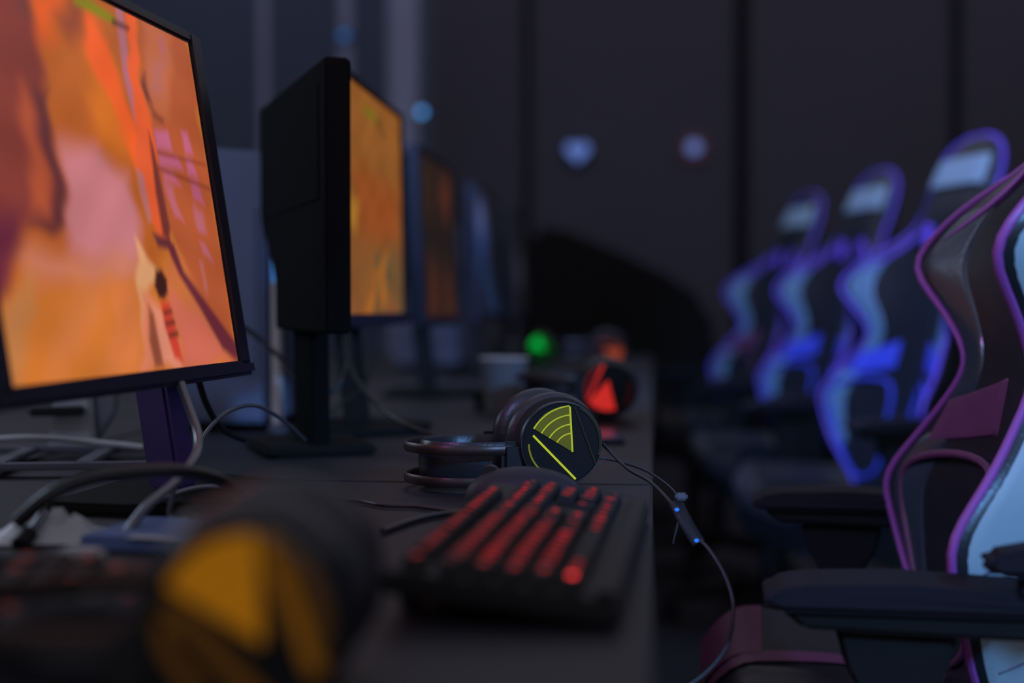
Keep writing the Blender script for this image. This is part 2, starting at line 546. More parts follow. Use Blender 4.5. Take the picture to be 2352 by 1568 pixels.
P2 = [((.30, .12, .02), .05, [(0, .7), (1, .7), (1, 1.1), (0, 1.1)]),
      ((.31, .085, .012), .06, [(.2, .35), (.9, .3), (.95, .62), (.2, .66)]),
      ((.17, .10, .03), .05, [(.55, -.1), (1.1, -.1), (1.1, .30), (.7, .32)]),
      ((.40, .20, .02), .03, [(.10, .36), (.22, .36), (.24, .50), (.12, .52)]),
      ((.12, .10, .035), .03, [(.42, .02), (.52, .02), (.62, .26), (.55, .30), (.48, .2)]),
      ((.45, .17, .015), .02, [(.58, .02), (.66, .02), (.66, .22), (.72, .30), (.62, .28), (.56, .12)]),
      ((.42, .15, .015), .02, [(.25, -.05), (.40, -.05), (.55, .18), (.50, .22)]),
      ((.36, .08, .02), .03, [(.72, -.05), (.82, -.05), (.78, .12)]),
      ((.06, .07, .03), .015, [(.68, .16), (.74, .18), (.73, .26), (.69, .25)]),
      ((.14, .20, .0), .012, [(.34, .93), (.40, .945), (.58, .90), (.56, .885)]),
      ((.04, .03, .01), .012, [(.57, .90), (.72, .86), (.72, .845), (.57, .885)])]
monitor((-.430, 2.215, .917), 1.0, 1.0, .58, .372, .022, .012, .020, P2, (.25, .105, .020), .85,
        'second monitor along the desks, glowing amber behind the black one', nu=170)
P3 = [((.13, .035, .015), .10, [(.60, .72), (.85, .70), (.88, .9), (.62, .92)]),
      ((.045, .022, .008), .10, [(.1, .66), (.35, .66), (.35, .95), (.1, .95)]),
      ((.09, .028, .008), .10, [(.15, .0), (.42, .0), (.4, .3), (.2, .34)]),
      ((.09, .030, .010), .10, [(.62, .0), (.92, .0), (.8, .3), (.68, .28)])]
monitor((-.462, 3.13, .905), .6, 2.0, .56, .372, .020, .012, .020, P3, (.018, .013, .009), .72,
        'third monitor along the desks, dim with brown streaks', nu=110)
P4 = [((.09, .13, .33), .12, [(-.1, .62), (.36, .62), (.36, .86), (-.1, .86)]),  # blue sheen on the dark screen put into its picture
      ((.015, .04, .16), .12, [(-.1, .42), (.36, .45), (.5, .66), (-.1, .66)]),
      ((.010, .030, .10), .12, [(.05, .45), (.35, .45), (.9, .02), (.55, .02)])]
monitor((-.458, 4.03, .905), .2, 2.0, .56, .372, .020, .012, .020, P4, (.007, .009, .016), 1.0,
        'fourth monitor along the desks, dark with a blue sheen', nu=80)
P5 = [((.018, .022, .035), .1, [(.2, .3), (.8, .3), (.8, .55), (.2, .55)])]
monitor((-.455, 4.93, .905), .2, 2.0, .56, .372, .020, .012, .020, P5, (.006, .006, .009), 1.0,
        'fifth monitor along the desks, almost black', nu=60)
P6 = [((.05, .018, .006), .12, [(.3, .1), (.7, .1), (.7, .4), (.3, .4)]),
      ((.045, .028, .008), .12, [(.2, .75), (.8, .72), (.8, .9), (.2, .9)])]


# monitor of the opposite seat, switched off, seen from its dark side
def off_monitor():
    A, B = Vector((-.372, 1.69)), Vector((-.575, 2.13))
    L = (B - A).length
    t = empty('monitor', ((A.x + B.x) / 2, (A.y + B.y) / 2, DT), (0, 0, math.atan2(B.y - A.y, B.x - A.x)))
    tag(t, 'switched-off black monitor standing left of the amber screen', 'monitor')
    a = -L / 2
    out = [(a, .165), (a, .491), (a + .006, .499), (a + L - .012, .499), (a + L, .491), (a + L, .335), (a + L - .012, .318), (a + L - .10, .262), (a + L - .125, .235), (a + L - .13, .165)]
    MB().prism(out, 1, -.010, .022, bev=.003).build('housing', M['soot'], t)
    MB().box((-.01, .0225, .40), (L * .8, .002, .14)).build('display', M['soot'], t)
    MB().prism([(-.07, .012), (.05, .012), (.06, .20), (-.06, .20)], 1, -.02, .006, bev=.003).build('stand_column', M['soot'], t)
    MB().box((.01, -.005, .007), (.20, .15, .014), bev=.005).build('stand_base', M['deep'], t)


off_monitor()


# ---------------------------------------------------------------- keyboards
def layout():
    u = .019
    K = []

    def row(y, x, items):
        for it in items:
            leg, wd = it if isinstance(it, tuple) else (it, 1)
            if leg is not None:
                K.append((x + wd * u / 2, y, wd * u, leg))
            x += wd * u
        return x
    y = [.0535, .0295, .0105, -.0085, -.0275, -.0465]
    x0 = -.2135
    nv, nm = x0 + 15.25 * u, x0 + 18.5 * u
    row(y[0], x0, ['Esc', (None, 1), 'F1', 'F2', 'F3', 'F4', (None, .5), 'F5', 'F6', 'F7', 'F8', (None, .5), 'F9', 'F10', 'F11', 'F12'])
    row(y[0], nv, ['Prt', 'Scr', 'Brk'])
    row(y[1], x0, list('`1234567890-=') + [('Back', 2)])
    row(y[1], nv, ['Ins', 'Hm', 'Up'])
    row(y[1], nm, ['Num', '/', '*', '-'])
    row(y[2], x0, [('Tab', 1.5)] + list('QWERTYUIOP[]') + [('\\', 1.5)])
    row(y[2], nv, ['Del', 'End', 'Dn'])
    row(y[2], nm, ['7', '8', '9', '+'])
    row(y[3], x0, [('Caps', 1.75)] + list("ASDFGHJKL;'") + [('Enter', 2.25)])
    row(y[3], nm, ['4', '5', '6'])
    row(y[4], x0, [('Shift', 2.25)] + list('ZXCVBNM,./') + [('Shift', 2.75)])
    row(y[4], nv + u, ['^'])
    row(y[4], nm, ['1', '2', '3', 'Ent'])
    row(y[5], x0, [('Ctrl', 1.25), ('Win', 1.25), ('Alt', 1.25), ('', 6.25), ('Alt', 1.25), ('Fn', 1.25), ('M', 1.25), ('Ctrl', 1.25)])
    row(y[5], nv, ['<', 'v', '>'])
    row(y[5], nm, [('0', 2), '.'])
    return K


_txt = {}


def text_mesh(s, size):
    k = (s, size)
    if k not in _txt:
        c = bpy.data.curves.new('legend', 'FONT')
        c.body = s
        c.size = size
        c.align_x = 'CENTER'
        c.align_y = 'CENTER'
        c.extrude = .0001
        c.offset = size * .03
        o = bpy.data.objects.new('legend', c)
        C.objects.link(o)
        dg = bpy.context.evaluated_depsgraph_get()
        me = bpy.data.meshes.new_from_object(o.evaluated_get(dg))
        bpy.data.objects.remove(o)
        _txt[k] = me
    return _txt[k]


TILT = R(6.5)


def kb_matrix(x, y, z=0):
    return Matrix.Translation((0, 0, .0235)) @ Matrix.Rotation(TILT, 4, 'X') @ Matrix.Translation((x, y, z))


def keyboard(loc, rz, label, red, leg_strength, full=True, grp=None):
    t = empty('keyboard', loc, (0, 0, R(rz)))
    tag(t, label, 'keyboard', grp)
    b = MB().prism([(-.226, -.079), (.226, -.079), (.226, .071), (-.226, .071)], 2, -.012, .003, bev=.003)
    b.box((0, -.070, .005), (.44, .014, .006), bev=.002)
    o = b.build('body', M['black'], t)
    o.data.transform(kb_matrix(0, 0))
    for s in (-1, 1):
        MB().box((s * .17, .062, .009), (.03, .012, .019), bev=.003).build('foot', M['black'], t)
        MB().box((s * .17, -.069, .001), (.03, .010, .004), bev=.001).build('rubber_pad', M['black'], t)
    lm = glow('key_legend_light', red, leg_strength)
    hot = glow('ctrl_legend_light', (1, .04, .04), leg_strength * 6)
    if full:
        meshes = {}
        for x, y, wd, leg in layout():
            k = round(wd, 4)
            if k not in meshes:
                q = MB()
                a, h, d = wd / 2 - .0008, .0085, .0085
                lo = [(-a, -h), (a, -h), (a, h), (-a, h)]
                tp = [(-a + .002, -h + .002), (a - .002, -h + .002), (a - .002, h - .0015), (-a + .002, h - .0015)]
                vs = [q.b.verts.new((p[0], p[1], 0)) for p in lo] + [q.b.verts.new((p[0], p[1], d)) for p in tp]
                for f in ((3, 2, 1, 0), (4, 5, 6, 7), (0, 1, 5, 4), (1, 2, 6, 5), (2, 3, 7, 6), (3, 0, 4, 7)):
                    q.b.faces.new([vs[i] for i in f])
                bmesh.ops.bevel(q.b, geom=q.b.edges[:], offset=.0007, segments=1, affect='EDGES')
                me = bpy.data.meshes.new('key')
                q.b.to_mesh(me)
                q.b.free()
                me.materials.append(M['key'])
                meshes[k] = me
            ko = bpy.data.objects.new('key', meshes[k])
            C.objects.link(ko)
            ko.parent = t
            ko.matrix_local = kb_matrix(x, y, .003)
            if leg:
                sz = .0105 if len(leg) == 1 else .0062
                me = text_mesh(leg, sz)
                isctrl = leg == 'Ctrl' and x < -.15
                if isctrl:
                    me = me.copy()
                if not me.materials:
                    me.materials.append(hot if isctrl else lm)
                elif isctrl:
                    me.materials[0] = hot
                lo_ = bpy.data.objects.new('legend', me)
                C.objects.link(lo_)
                lo_.parent = ko
                lo_.location = (0, 0, .0088)
    else:
        f = MB()
        for x, y, wd, leg in layout():
            f.box((x, y, .007), (wd - .0025, .0165, .008), bev=.0012, seg=1)
        ko = f.build('key_field', M['key'], t)
        ko['kind'] = 'stuff'
        ko.data.transform(kb_matrix(0, 0))
        if leg_strength > 0:
            f = MB()
            for i, (x, y, wd, leg) in enumerate(layout()):
                if (i * 7) % 5 < 2:
                    f.box((x, y, .0112), (.006, .006, .0004))
            lo_ = f.build('key_legends', lm, t)
            lo_['kind'] = 'stuff'
            lo_.data.transform(kb_matrix(0, 0))
    return t


kb = keyboard((-.090, 1.095, DT), 87.8, 'black keyboard with glowing red key legends, in the middle of the near desk', (1, .03, .035), .50)
MB().tube([(x, y, DT + .0032) for x, y, z in ((-0.1680, 1.3350, 0.7477), (-0.1945, 1.3450, 0.7491), (-0.2325, 1.3700, 0.7492), (-0.2637, 1.3750, 0.7480), (-0.2906, 1.4000, 0.7414), (-0.3263, 1.4200, 0.7460))], .0022).build('cable', M['cable'], kb, world=True)
keyboard((-.472, .80, DT), 8, 'dim keyboard at the lower left corner of the near desk', (.5, .06, .05), .30, False)
keyboard((-.27, 2.88, DT), 90, 'unlit keyboard with bluish sheen beside the paper cup', (.2, .02, .02), 0, False)

# mice
def mouse(loc, rz, label, sc=1, m='black'):
    t = empty('computer_mouse', loc, (0, 0, R(rz)))
    tag(t, label, 'mouse')

    def sh(a, b):
        th, ph = a * 2 * PI, b * PI / 2
        r = math.cos(ph)
        return (sc * .034 * r * math.cos(th) * (1 + .12 * math.sin(th)), sc * .062 * r * math.sin(th), sc * (.003 + .038 * math.sin(ph) ** .8))
    MB().grid(36, 12, sh).build('shell', M[m], t)
    MB().lathe([(0, -.003), (.010, -.003), (.011, 0), (.010, .003), (0, .003)], Matrix.Translation((0, sc * .035, sc * .031)) @ Matrix.Rotation(PI / 2, 4, 'Y'), 20).build('scroll_wheel', M['metal'], t)
    return t


mouse((-.125, 1.392, DT), 80, 'dark glossy mouse right behind the red-lit keyboard', 1.0, 'desk')


# ---------------------------------------------------------------- headsets
def headset(loc, rz, label, col, st, roll=0, zc=.053, grp=None, bz=0, sh=.024):
    """near ear cup faces local -y at height zc; the root stands on the desk under it.  st: strengths of fan, rings, left bar, left arc, right bar, right arc"""
    t = empty('headset', loc, (0, 0, R(rz)))
    tag(t, label, 'headset', grp)
    Z = Matrix.Translation((0, 0, zc))
    ZE = Z @ Matrix.Rotation(R(roll), 4, 'Y')
    for k, (y, sgn) in enumerate(((0, 1), (.155, -1))):
        T = Z @ Matrix.Translation((0, y, 0)) @ (FRONT if sgn > 0 else Matrix.Rotation(-PI / 2, 4, 'X'))
        c = MB().lathe([(0, .0), (.0425, .0), (.0445, -.003), (.047, -.010), (.048, -.020), (.045, -.027), (0, -.027)], T, 56).build('ear_cup', M['deep'], t)
        MB().lathe([(.0435, -.001), (.0450, -.0035), (.0440, .0012), (.0430, .0012), (.0435, -.001)], T, 56).build('rim', M['metal'], c)
        MB().lathe([(.022, -.050), (.030, -.056), (.042, -.056), (.050, -.050), (.0525, -.042), (.051, -.034), (.046, -.028), (.022, -.028), (.022, -.050)], T, 48).build('ear_pad', M['leather'], t)

    # the glowing emblem on the outer plate, drawn in millimetres from the cup's centre
    def plate(polys, name, s_, th=.0010):
        if s_ <= 0:
            return
        b = MB()
        for pl in polys:
            b.prism([(x / 1000, z / 1000) for x, z in pl], 1, -th - .0006, -.0004)
        o = b.build(name, glow('emblem_light', col, s_, .1, 80), t, smooth=False)
        o.data.transform(ZE)

    def arc(cx, cz, r, a0, a1, wd, n=14):
        A = [(cx + r * math.cos(R(a0 + (a1 - a0) * i / n)), cz + r * math.sin(R(a0 + (a1 - a0) * i / n))) for i in range(n + 1)]
        B = [(cx + (r - wd) * math.cos(R(a0 + (a1 - a0) * i / n)), cz + (r - wd) * math.sin(R(a0 + (a1 - a0) * i / n))) for i in range(n, -1, -1)]
        return A + B

    def bar(p, q, wd):
        dx, dz = q[0] - p[0], q[1] - p[1]
        L = math.hypot(dx, dz)
        nx, nz = -dz / L * wd / 2, dx / L * wd / 2
        return [(p[0] - nx, p[1] - nz), (q[0] - nx, q[1] - nz), (q[0] + nx, q[1] + nz), (p[0] + nx, p[1] + nz)]
    ap = (11.5, -9)
    fan = [ap, (-30, 16)] + [(ap[0] + r_ * math.cos(R(a)), ap[1] + r_ * math.sin(R(a))) for r_, a in ((49.3, 144), (50, 135), (50.5, 126), (50.2, 117), (49.8, 109), (49.3, 101))] + [(8, 40)]
    plate([fan], 'fan_panel', st[0], .0008)
    rings = [arc(ap[0], ap[1], r_, 94, 149, 1.3) for r_ in (49.5, 40.0, 30.0, 20.5)] + [bar(ap, (8.6, 39), 1.9)]
    plate(rings, 'fan_rings', st[1], .0014)
    wb = st[6] if len(st) > 6 else 2.2
    plate([bar((-31, 9), (15, -38), wb)], 'left_bar', st[2])
    plate([arc(0, 0, 36.5, 180, 245, wb * .8)], 'left_arc', st[3])
    plate([bar((14, 39), (37, -22), wb)], 'right_bar', st[4])
    plate([arc(0, 0, 43, -18, 62, wb)], 'right_arc', st[5])
    ZB = Z @ Matrix.Translation((0, 0, bz))
    for k, dz in enumerate((-.017, .017)):
        pts = [(-.040, .012, dz), (-.085, .008, dz), (-.130, .022, dz), (-.156, .078, dz), (-.130, .133, dz), (-.085, .147, dz), (-.040, .143, dz)]
        o = MB().tube(pts, .003, n=10, flat=(.0022, .0055)).build('headband_rail', M['rail'], t)
        o.data.transform(ZB)
    pts = [(-.050, .030, 0), (-.095, .030, 0), (-.128, .050, 0), (-.138, .078, 0), (-.128, .105, 0), (-.095, .125, 0), (-.050, .125, 0)]
    o = MB().tube(pts, .01, n=12, flat=(.004, sh)).build('head_strap', M['leather'], t)
    o.data.transform(ZB)
    for y in (.012, .143):
        o = MB().box((-.050, y, 0), (.026, .016, .052), bev=.005).build('yoke', M['black'], t)
        o.data.transform(ZB)
    return t


headset((-.1864, .62, DT), 3, 'orange-lit headset close to the camera at the bottom left', (.42, .155, .0), (.5, .62, .10, .10, .22, .07, 8.5), zc=.0575, bz=-.028, sh=.014)
h2 = headset((-.0959, 1.50, DT), 17, 'headset with sharp yellow-green emblem lying behind the keyboard', (.42, .50, .02), (.16, .85, 1.0, .30, .012, .02), zc=.0535, bz=-.024)
MB().tube([(-0.0532, 1.5300, 0.8002), (-0.0269, 1.5000, 0.7780), (-0.0017, 1.4600, 0.7681), (0.0200, 1.4200, 0.7508), (0.0346, 1.4000, 0.7302), (0.0542, 1.3800, 0.7139), (0.0699, 1.3600, 0.6893), (0.0755, 1.3400, 0.6646), (0.0689, 1.3200, 0.6364), (0.0483, 1.3000, 0.6147), (0.0165, 1.2800, 0.5974)], .0018).build('cable', M['cable'], h2, world=True)
MB().tube([(-0.0610, 1.5500, 0.7838), (-0.0326, 1.5500, 0.7784), (0.0005, 1.5200, 0.7691), (0.0275, 1.4800, 0.7470), (0.0204, 1.4400, 0.7083)], .0014).build('thin_wire', M['cable'], h2, world=True)
rm = MB().tube([(0.0233, 1.4150, 0.7537), (0.0325, 1.4000, 0.7366), (0.0445, 1.3900, 0.7179)], .006, n=12, flat=(.008, .005)).build('inline_remote', M['black'], h2, world=True)
bl = glow('blue_led', (.02, .18, 1), 1.3)
for p in ((0.0239, 1.4000, 0.7494), (0.0424, 1.3780, 0.7229)):
    q = MB()
    q.lathe([(0, .0018), (.0016, .001), (.0022, 0), (.0016, -.001), (0, -.0018)], Matrix.Translation(p), 12)
    q.build('blue_led', bl, h2, world=True)
MB().box((0.0283, 1.4100, 0.7609), (.012, .008, .007), bev=.002).build('cable_clip', M['tray'], h2, world=True)
h3 = headset((-.0726, 2.40, DT), 6, 'red-lit headset standing behind the yellow-green one', (.85, .03, .02), (.62, .8, .0, .03, .55, .12, 5), roll=-135, zc=.0575, grp=None)
headset((-.118, 3.90, DT), 6, 'faint orange-lit headset behind the red one', (.50, .07, .01), (.55, .6, .3, .1, .1, .05, 5), roll=150, zc=.078)
headset((-.363, 4.60, DT), 6, 'green-lit headset farthest down the desks', (.0, .55, .06), (.8, .8, .2, .1, .25, .1, 5), roll=-20, zc=.058)

# ---------------------------------------------------------------- gaming chairs
HW = [(0, .165), (.06, .20), (.14, .252), (.22, .274), (.28, .252), (.34, .208), (.39, .188), (.44, .222), (.49, .276), (.53, .282), (.58, .245), (.62, .195), (.66, .158), (.72, .156), (.78, .158), (.83, .142), (.86, .105), (.875, .04)]
FW = [(0, .03), (.10, .09), (.225, .140), (.31, .095), (.38, .068), (.43, .095), (.50, .150), (.57, .105), (.63, .03), (.72, .008), (.90, .0)]


def _lin(T, s):
    s = max(T[0][0], min(T[-1][0], s))
    for (a, x), (b, y) in zip(T, T[1:]):
        if s <= b:
            return x + (y - x) * (s - a) / (b - a)
    return T[-1][1]


_memo = {}


def interp(T, s):
    k = (id(T), round(s, 5))
    if k not in _memo:
        e = min(.036, max(.004, .875 - s))
        _memo[k] = sum(_lin(T, s + e * d / 6) * (7 - abs(d)) for d in range(-6, 7)) / 49
    return _memo[k]


def back_pt(u, s, rec, front=True, off=0):
    h = interp(HW, s)
    fw = interp(FW, s) * abs(u) ** 2.6
    th = .040 * (1 - abs(u) ** 5) + .005
    edge = min(1, (1 - (s / .875) ** 8) + .15)
    th *= edge
    x = -fw - th - off if front else -fw * 1.0 + th * .8 + off
    bx = .155 + s * math.sin(rec) + x * math.cos(rec)
    bz = .50 + s * math.cos(rec) + x * math.sin(rec) * -.3
    return (bx, u * h, bz)


def gaming_chair(loc, rz, label, rec=9, acc='accent', pip='piping', side='white_leather', head='leather', bol='gloss', sacc='accent', grp='gaming chairs along the desks'):
    """the sitter faces local -x; root on the floor under the seat"""
    t = empty('gaming_chair', loc, (0, 0, R(rz)))
    tag(t, label, 'chair', grp)
    rec = R(rec)
    nu, ns = 44, 84
    b = MB()
    ring = []
    for j in range(ns + 1):
        s = .875 * j / ns
        row = [b.b.verts.new(back_pt(-1 + 2 * i / nu, s, rec, True)) for i in range(nu + 1)]
        row += [b.b.verts.new(back_pt(1 - 2 * i / nu, s, rec, False)) for i in range(nu + 1)]
        ring.append(row)
    N = len(ring[0])
    for j in range(ns):
        # the two belt openings between neck and shoulders
        for i in range(N):
            b.b.faces.new((ring[j][i], ring[j][(i + 1) % N], ring[j + 1][(i + 1) % N], ring[j + 1][i]))
    b.b.faces.new(ring[0])
    b.b.faces.new(ring[-1])
    bmesh.ops.recalc_face_normals(b.b, faces=b.b.faces)
    br = b.build('backrest', M['leather'], t)

    def patch(c, name, m, off=.0035, front=True, mirror=True, n=14, soft=12):
        for sg in ((1, -1) if mirror else (1,)):
            q = MB()

            def fn(a, e, o=off):
                (u0, s0), (u1, s1), (u2, s2), (u3, s3) = c
                u = (1 - a) * (1 - e) * u0 + a * (1 - e) * u1 + a * e * u2 + (1 - a) * e * u3
                s = (1 - a) * (1 - e) * s0 + a * (1 - e) * s1 + a * e * s2 + (1 - a) * e * s3
                rim = min(1, soft * min(a, 1 - a, e, 1 - e))
                return back_pt(u * sg, s, rec, front, -.004 + (o + .004) * rim ** .5)
            q.grid(n, n, fn)
            q.build(name, M[m], br)
    # outline piping round the whole backrest
    L = [(-1, .875 * j / 60) for j in range(61)] + [(1, .875 * (60 - j) / 60) for j in range(61)]
    MB().tube([back_pt(u * 1.0, s, rec, True, .002) for u, s in L], .0046, smooth=False, n=8).build('outline_piping', M[pip], br)
    patch([(.98, .335), (.34, .375), (.30, .30), (.92, .275)], 'lumbar_accent', acc)
    for sg in (1, -1):
        pts = [(.90, .245), (.32, .265), (.22, .14), (.30, .05), (.80, .03), (.88, .13)]
        MB().tube([back_pt(u * sg, s, rec, True, .004) for u, s in pts], .005, n=8, closed=True).build('panel_piping', M[acc], br)
    # shoulder stripes rising to the neck
    patch([(.95, .52), (.78, .56), (.42, .655), (.62, .64)], 'shoulder_stripe', pip, .005)
    patch([(.52, .665), (.30, .66), (.16, .60), (.26, .59)], 'belt_slot_rim', pip, .005)
    patch([(.60, .63), (.30, .655), (.26, .61), (.50, .585)], 'belt_slot', 'deep', .0045)
    # bolster highlights inside the piping, put in as lighter strips
    patch([(.965, .31), (.70, .33), (.72, .59), (.95, .58)], 'shoulder_highlight', bol, .003)
    patch([(.965, .08), (.78, .10), (.74, .31), (.965, .295)], 'lumbar_highlight', bol, .003)
    # head panel
    patch([(-.80, .745), (.80, .745), (.82, .825), (-.82, .825)], 'head_panel', head, .012, mirror=False)
    # pale side panels on the outer side of both wings
    patch([(.40, .02), (.998, .05), (.998, .60), (.40, .60)], 'side_panel', side, .004, front=False, n=44, soft=80)
    for s0, s1 in ((.20, .26), (.10, .15), (.38, .42)):
        MB().tube([back_pt(-.97 + .5 * k / 8, s0 + (s1 - s0) * k / 8, rec, False, .004) for k in range(9)], .0016, n=6).build('crease_shade', M['tray'], br)  # dark threads put the shade of leather wrinkles into colour
    # seat
    q = MB()

    def seat_fn(a, e):
        x = -.185 + .385 * a
        y = (-1 + 2 * e)
        hw = .255 - .03 * (1 - min(1, a * 5)) - .02 * a
        wing = .055 * max(0, (abs(y) - .62) / .38) ** 1.4
        drop = -.05 * (1 - min(1, a * 6)) ** 2
        return (x, y * hw, .508 + wing + drop - .02 * a)
    top = [[q.b.verts.new(seat_fn(i / 26, j / 30)) for i in range(27)] for j in range(31)]
    bot = [[q.b.verts.new((seat_fn(i / 26, j / 30)[0] * .96 + .01, seat_fn(i / 26, j / 30)[1] * .93, .395)) for i in range(27)] for j in range(31)]
    for j in range(30):
        for i in range(26):
            q.b.faces.new((top[j][i], top[j][i + 1], top[j + 1][i + 1], top[j + 1][i]))
            q.b.faces.new((bot[j][i], bot[j + 1][i], bot[j + 1][i + 1], bot[j][i + 1]))
    bd = [(j, 0) for j in range(31)] + [(30, i) for i in range(1, 27)] + [(j, 26) for j in range(29, -1, -1)] + [(0, i) for i in range(25, 0, -1)]
    for k in range(len(bd)):
        a, c = bd[k], bd[(k + 1) % len(bd)]
        q.b.faces.new((top[a[0]][a[1]], top[c[0]][c[1]], bot[c[0]][c[1]], bot[a[0]][a[1]]))
    bmesh.ops.recalc_face_normals(q.b, faces=q.b.faces)
    seat = q.build('seat', M['leather'], t)
    for sg in (1, -1):
        g = MB()
        g.grid(20, 6, lambda a, e: (lambda p: (p[0] - .002, p[1], p[2] + .004))(seat_fn(.01 + .9 * a, .5 + sg * (.30 + .05 * math.sin(a * 3) + (.045 - .03 * a) * e))))
        g.build('seat_stripe', M[sacc], seat)
        g = MB()
        g.grid(8, 10, lambda a, e: (lambda p: (p[0] - .003, p[1], p[2] + .0045))(seat_fn(.005 + .20 * a, .5 + sg * (.36 + .135 * e))))
        g.build('seat_corner_panel', M[sacc], seat)
    # armrests
    for sg in (-1, 1):
        y = sg * .31
        pad = [(-.125, .688), (-.112, .699), (-.090, .705), (.00, .708), (.10, .703), (.145, .694), (.150, .686), (.12, .681), (-.105, .681)]
        a = MB().prism(pad, 1, y - .045, y + .045, bev=.006).build('armrest', M['arm'], t)
        MB().prism([(-.105, .681), (.12, .681), (.11, .660), (-.085, .665)], 1, y - .034, y + .034, bev=.004).build('pad_plate', M['deep'], a)
        MB().prism([(-.030, .50), (.022, .50), (.024, .600), (.040, .628), (.048, .660), (-.056, .660), (-.048, .628), (-.032, .600)], 1, y - .018, y + .018, bev=.004).build('armrest_post', M['deep'], a)
        MB().box((0, sg * .27, .392), (.06, .12, .014), bev=.003).box((-.004, sg * .318, .445), (.05, .020, .12), bev=.004).build('armrest_bracket', M['deep'], a)
    # recline bracket on both sides
    for sg in (-1, 1):
        MB().box((.19, sg * .225, .46), (.07, .014, .16), bev=.004).build('recline_bracket', M['deep'], t)
    # base
    MB().lathe([(0, .10), (.03, .10), (.03, .26), (.018, .26), (.018, .385), (0, .385)], n=24).build('gas_lift', M['metal'], t)
    MB().box((0, 0, .382), (.22, .18, .028), bev=.006).build('tilt_mechanism', M['deep'], t)
    for k in range(5):
        a = 2 * PI * k / 5 + .3
        lg = MB()
        T = Matrix.Rotation(a, 4, 'Z')
        lg.prism([(.02, .085), (.30, .066), (.31, .082), (.03, .125)], 1, -.022, .022, bev=.006)
        o = lg.build('base_leg', M['deep'], t)
        o.data.transform(T)
        c = MB()
        for dy in (-.014, .014):
            c.lathe([(0, -.008), (.024, -.008), (.028, -.004), (.028, .004), (.024, .008), (0, .008)], Matrix.Translation((.295, dy, .028)) @ Matrix.Rotation(PI / 2, 4, 'X'), 20)
        c.lathe([(0, .03), (.006, .03), (.006, .07), (0, .07)], Matrix.Translation((.295, 0, 0)), 10)
        c = c.build('caster', M['black'], o)
        c.data.transform(T)
    return t


c1 = gaming_chair((.236, 1.60, 0), -3, 'black gaming chair nearest the camera with pink panels and violet-lit piping', 9)
MB().prism([(.060, .728), (.070, .740), (.11, .748), (.24, .752), (.24, .722), (.075, .720)], 1, -.375, -.330, bev=.006).box((.11, -.343, .712), (.03, .02, .024), bev=.002).build('side_lever', M['arm'], c1)

gaming_chair((.44, 3.40, 0), 17, 'gaming chair with the largest pale head panel, directly behind the pink one', 13, pip='violet', acc='blue_lit_leather', side='leather', head='white_leather', bol='grey', sacc='leather')
gaming_chair((.35, 4.28, 0), 17, 'middle gaming chair of the three with pale head panels', 13, pip='violet', acc='blue_lit_leather', side='leather', head='white_leather', bol='grey', sacc='leather')
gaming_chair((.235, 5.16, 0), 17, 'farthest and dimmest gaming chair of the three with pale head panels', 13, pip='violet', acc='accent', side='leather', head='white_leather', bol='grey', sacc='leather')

# ---------------------------------------------------------------- dark cloth over a seat at the end of the row
t = empty('covered_armchair', (-.10, 6.35, 0))
tag(t, 'large black sloping armchair shape in front of the back wall', 'armchair')
MB().prism([(-.50, .45), (-.50, 1.22), (-.44, 1.30), (-.36, 1.31), (-.10, 1.21), (.22, 1.06), (.34, .95), (.38, .80), (.38, .45)], 1, .0, .42, bev=.05).build('backrest', M['deep'], t)
MB().box((-.06, -.22, .42), (.80, .50, .22), bev=.05, seg=3).build('seat', M['deep'], t)
for s_ in (-.46, .34):
    MB().box((s_, -.15, .52), (.12, .62, .30), bev=.04, seg=3).build('arm', M['deep'], t)
for sx in (-.40, .28):
    for sy in (-.40, .34):
        MB().lathe([(0, 0), (.025, 0), (.03, .34), (0, .34)], Matrix.Translation((sx, sy, 0)), 12).build('leg', M['metal'], t)


# ---------------------------------------------------------------- computer cases on the opposite desks
def case(x0, x1, y0, y1, h, label, m='pc'):
    t = empty('computer_case', ((x0 + x1) / 2, (y0 + y1) / 2, DT))
    tag(t, label, 'computer case')
    a, b = (x1 - x0) / 2, (y1 - y0) / 2
    MB().prism([(-a, .012), (a, .012), (a, h - .03), (a - .01, h - .012), (-a + .02, h), (-a, h)], 1, -b, b, bev=.006).build('shell', M[m], t)
    MB().prism([(-a + .02, .09), (a - .014, .09), (a - .014, h - .10), (-a + .02, h - .10)], 1, -b - .004, -b, bev=.0015).build('front_panel', M[m], t)
    for sx in (-1, 1):
        for sy in (-1, 1):
            MB().lathe([(0, 0), (.014, 0), (.012, .013), (0, .013)], Matrix.Translation((sx * (a - .03), sy * (b - .05), 0)), 14).build('foot', M['black'], t)
    return t


case(-.80, -.609, 2.20, 2.62, .455, 'pale blue-grey computer case standing behind the large orange monitor')
case(-.80, -.60, 4.36, 4.76, .46, 'small pale blue-lit computer case far down the opposite desks')

# slim cream upright tube near the black monitor; blue glow added at its top
t = empty('cream_tube', (-.5875, 2.188, DT))
tag(t, 'slim cream upright tube with an added blue glow at the top, right of the pale computer case', 'lamp')
MB().lathe([(0, 0), (.016, 0), (.016, .008), (.010, .014), (0, .014)], n=24).build('base', M['tray'], t)
MB().lathe([(.0, .014), (.0092, .014), (.0092, .235), (0, .235)], n=24).build('tube', M['cream'], t)
MB().lathe([(.0, .235), (.0088, .235), (.0088, .305), (.006, .311), (0, .311)], n=24).build('glow_top', glow('blue_top_glow', (.06, .22, .60), .8), t)

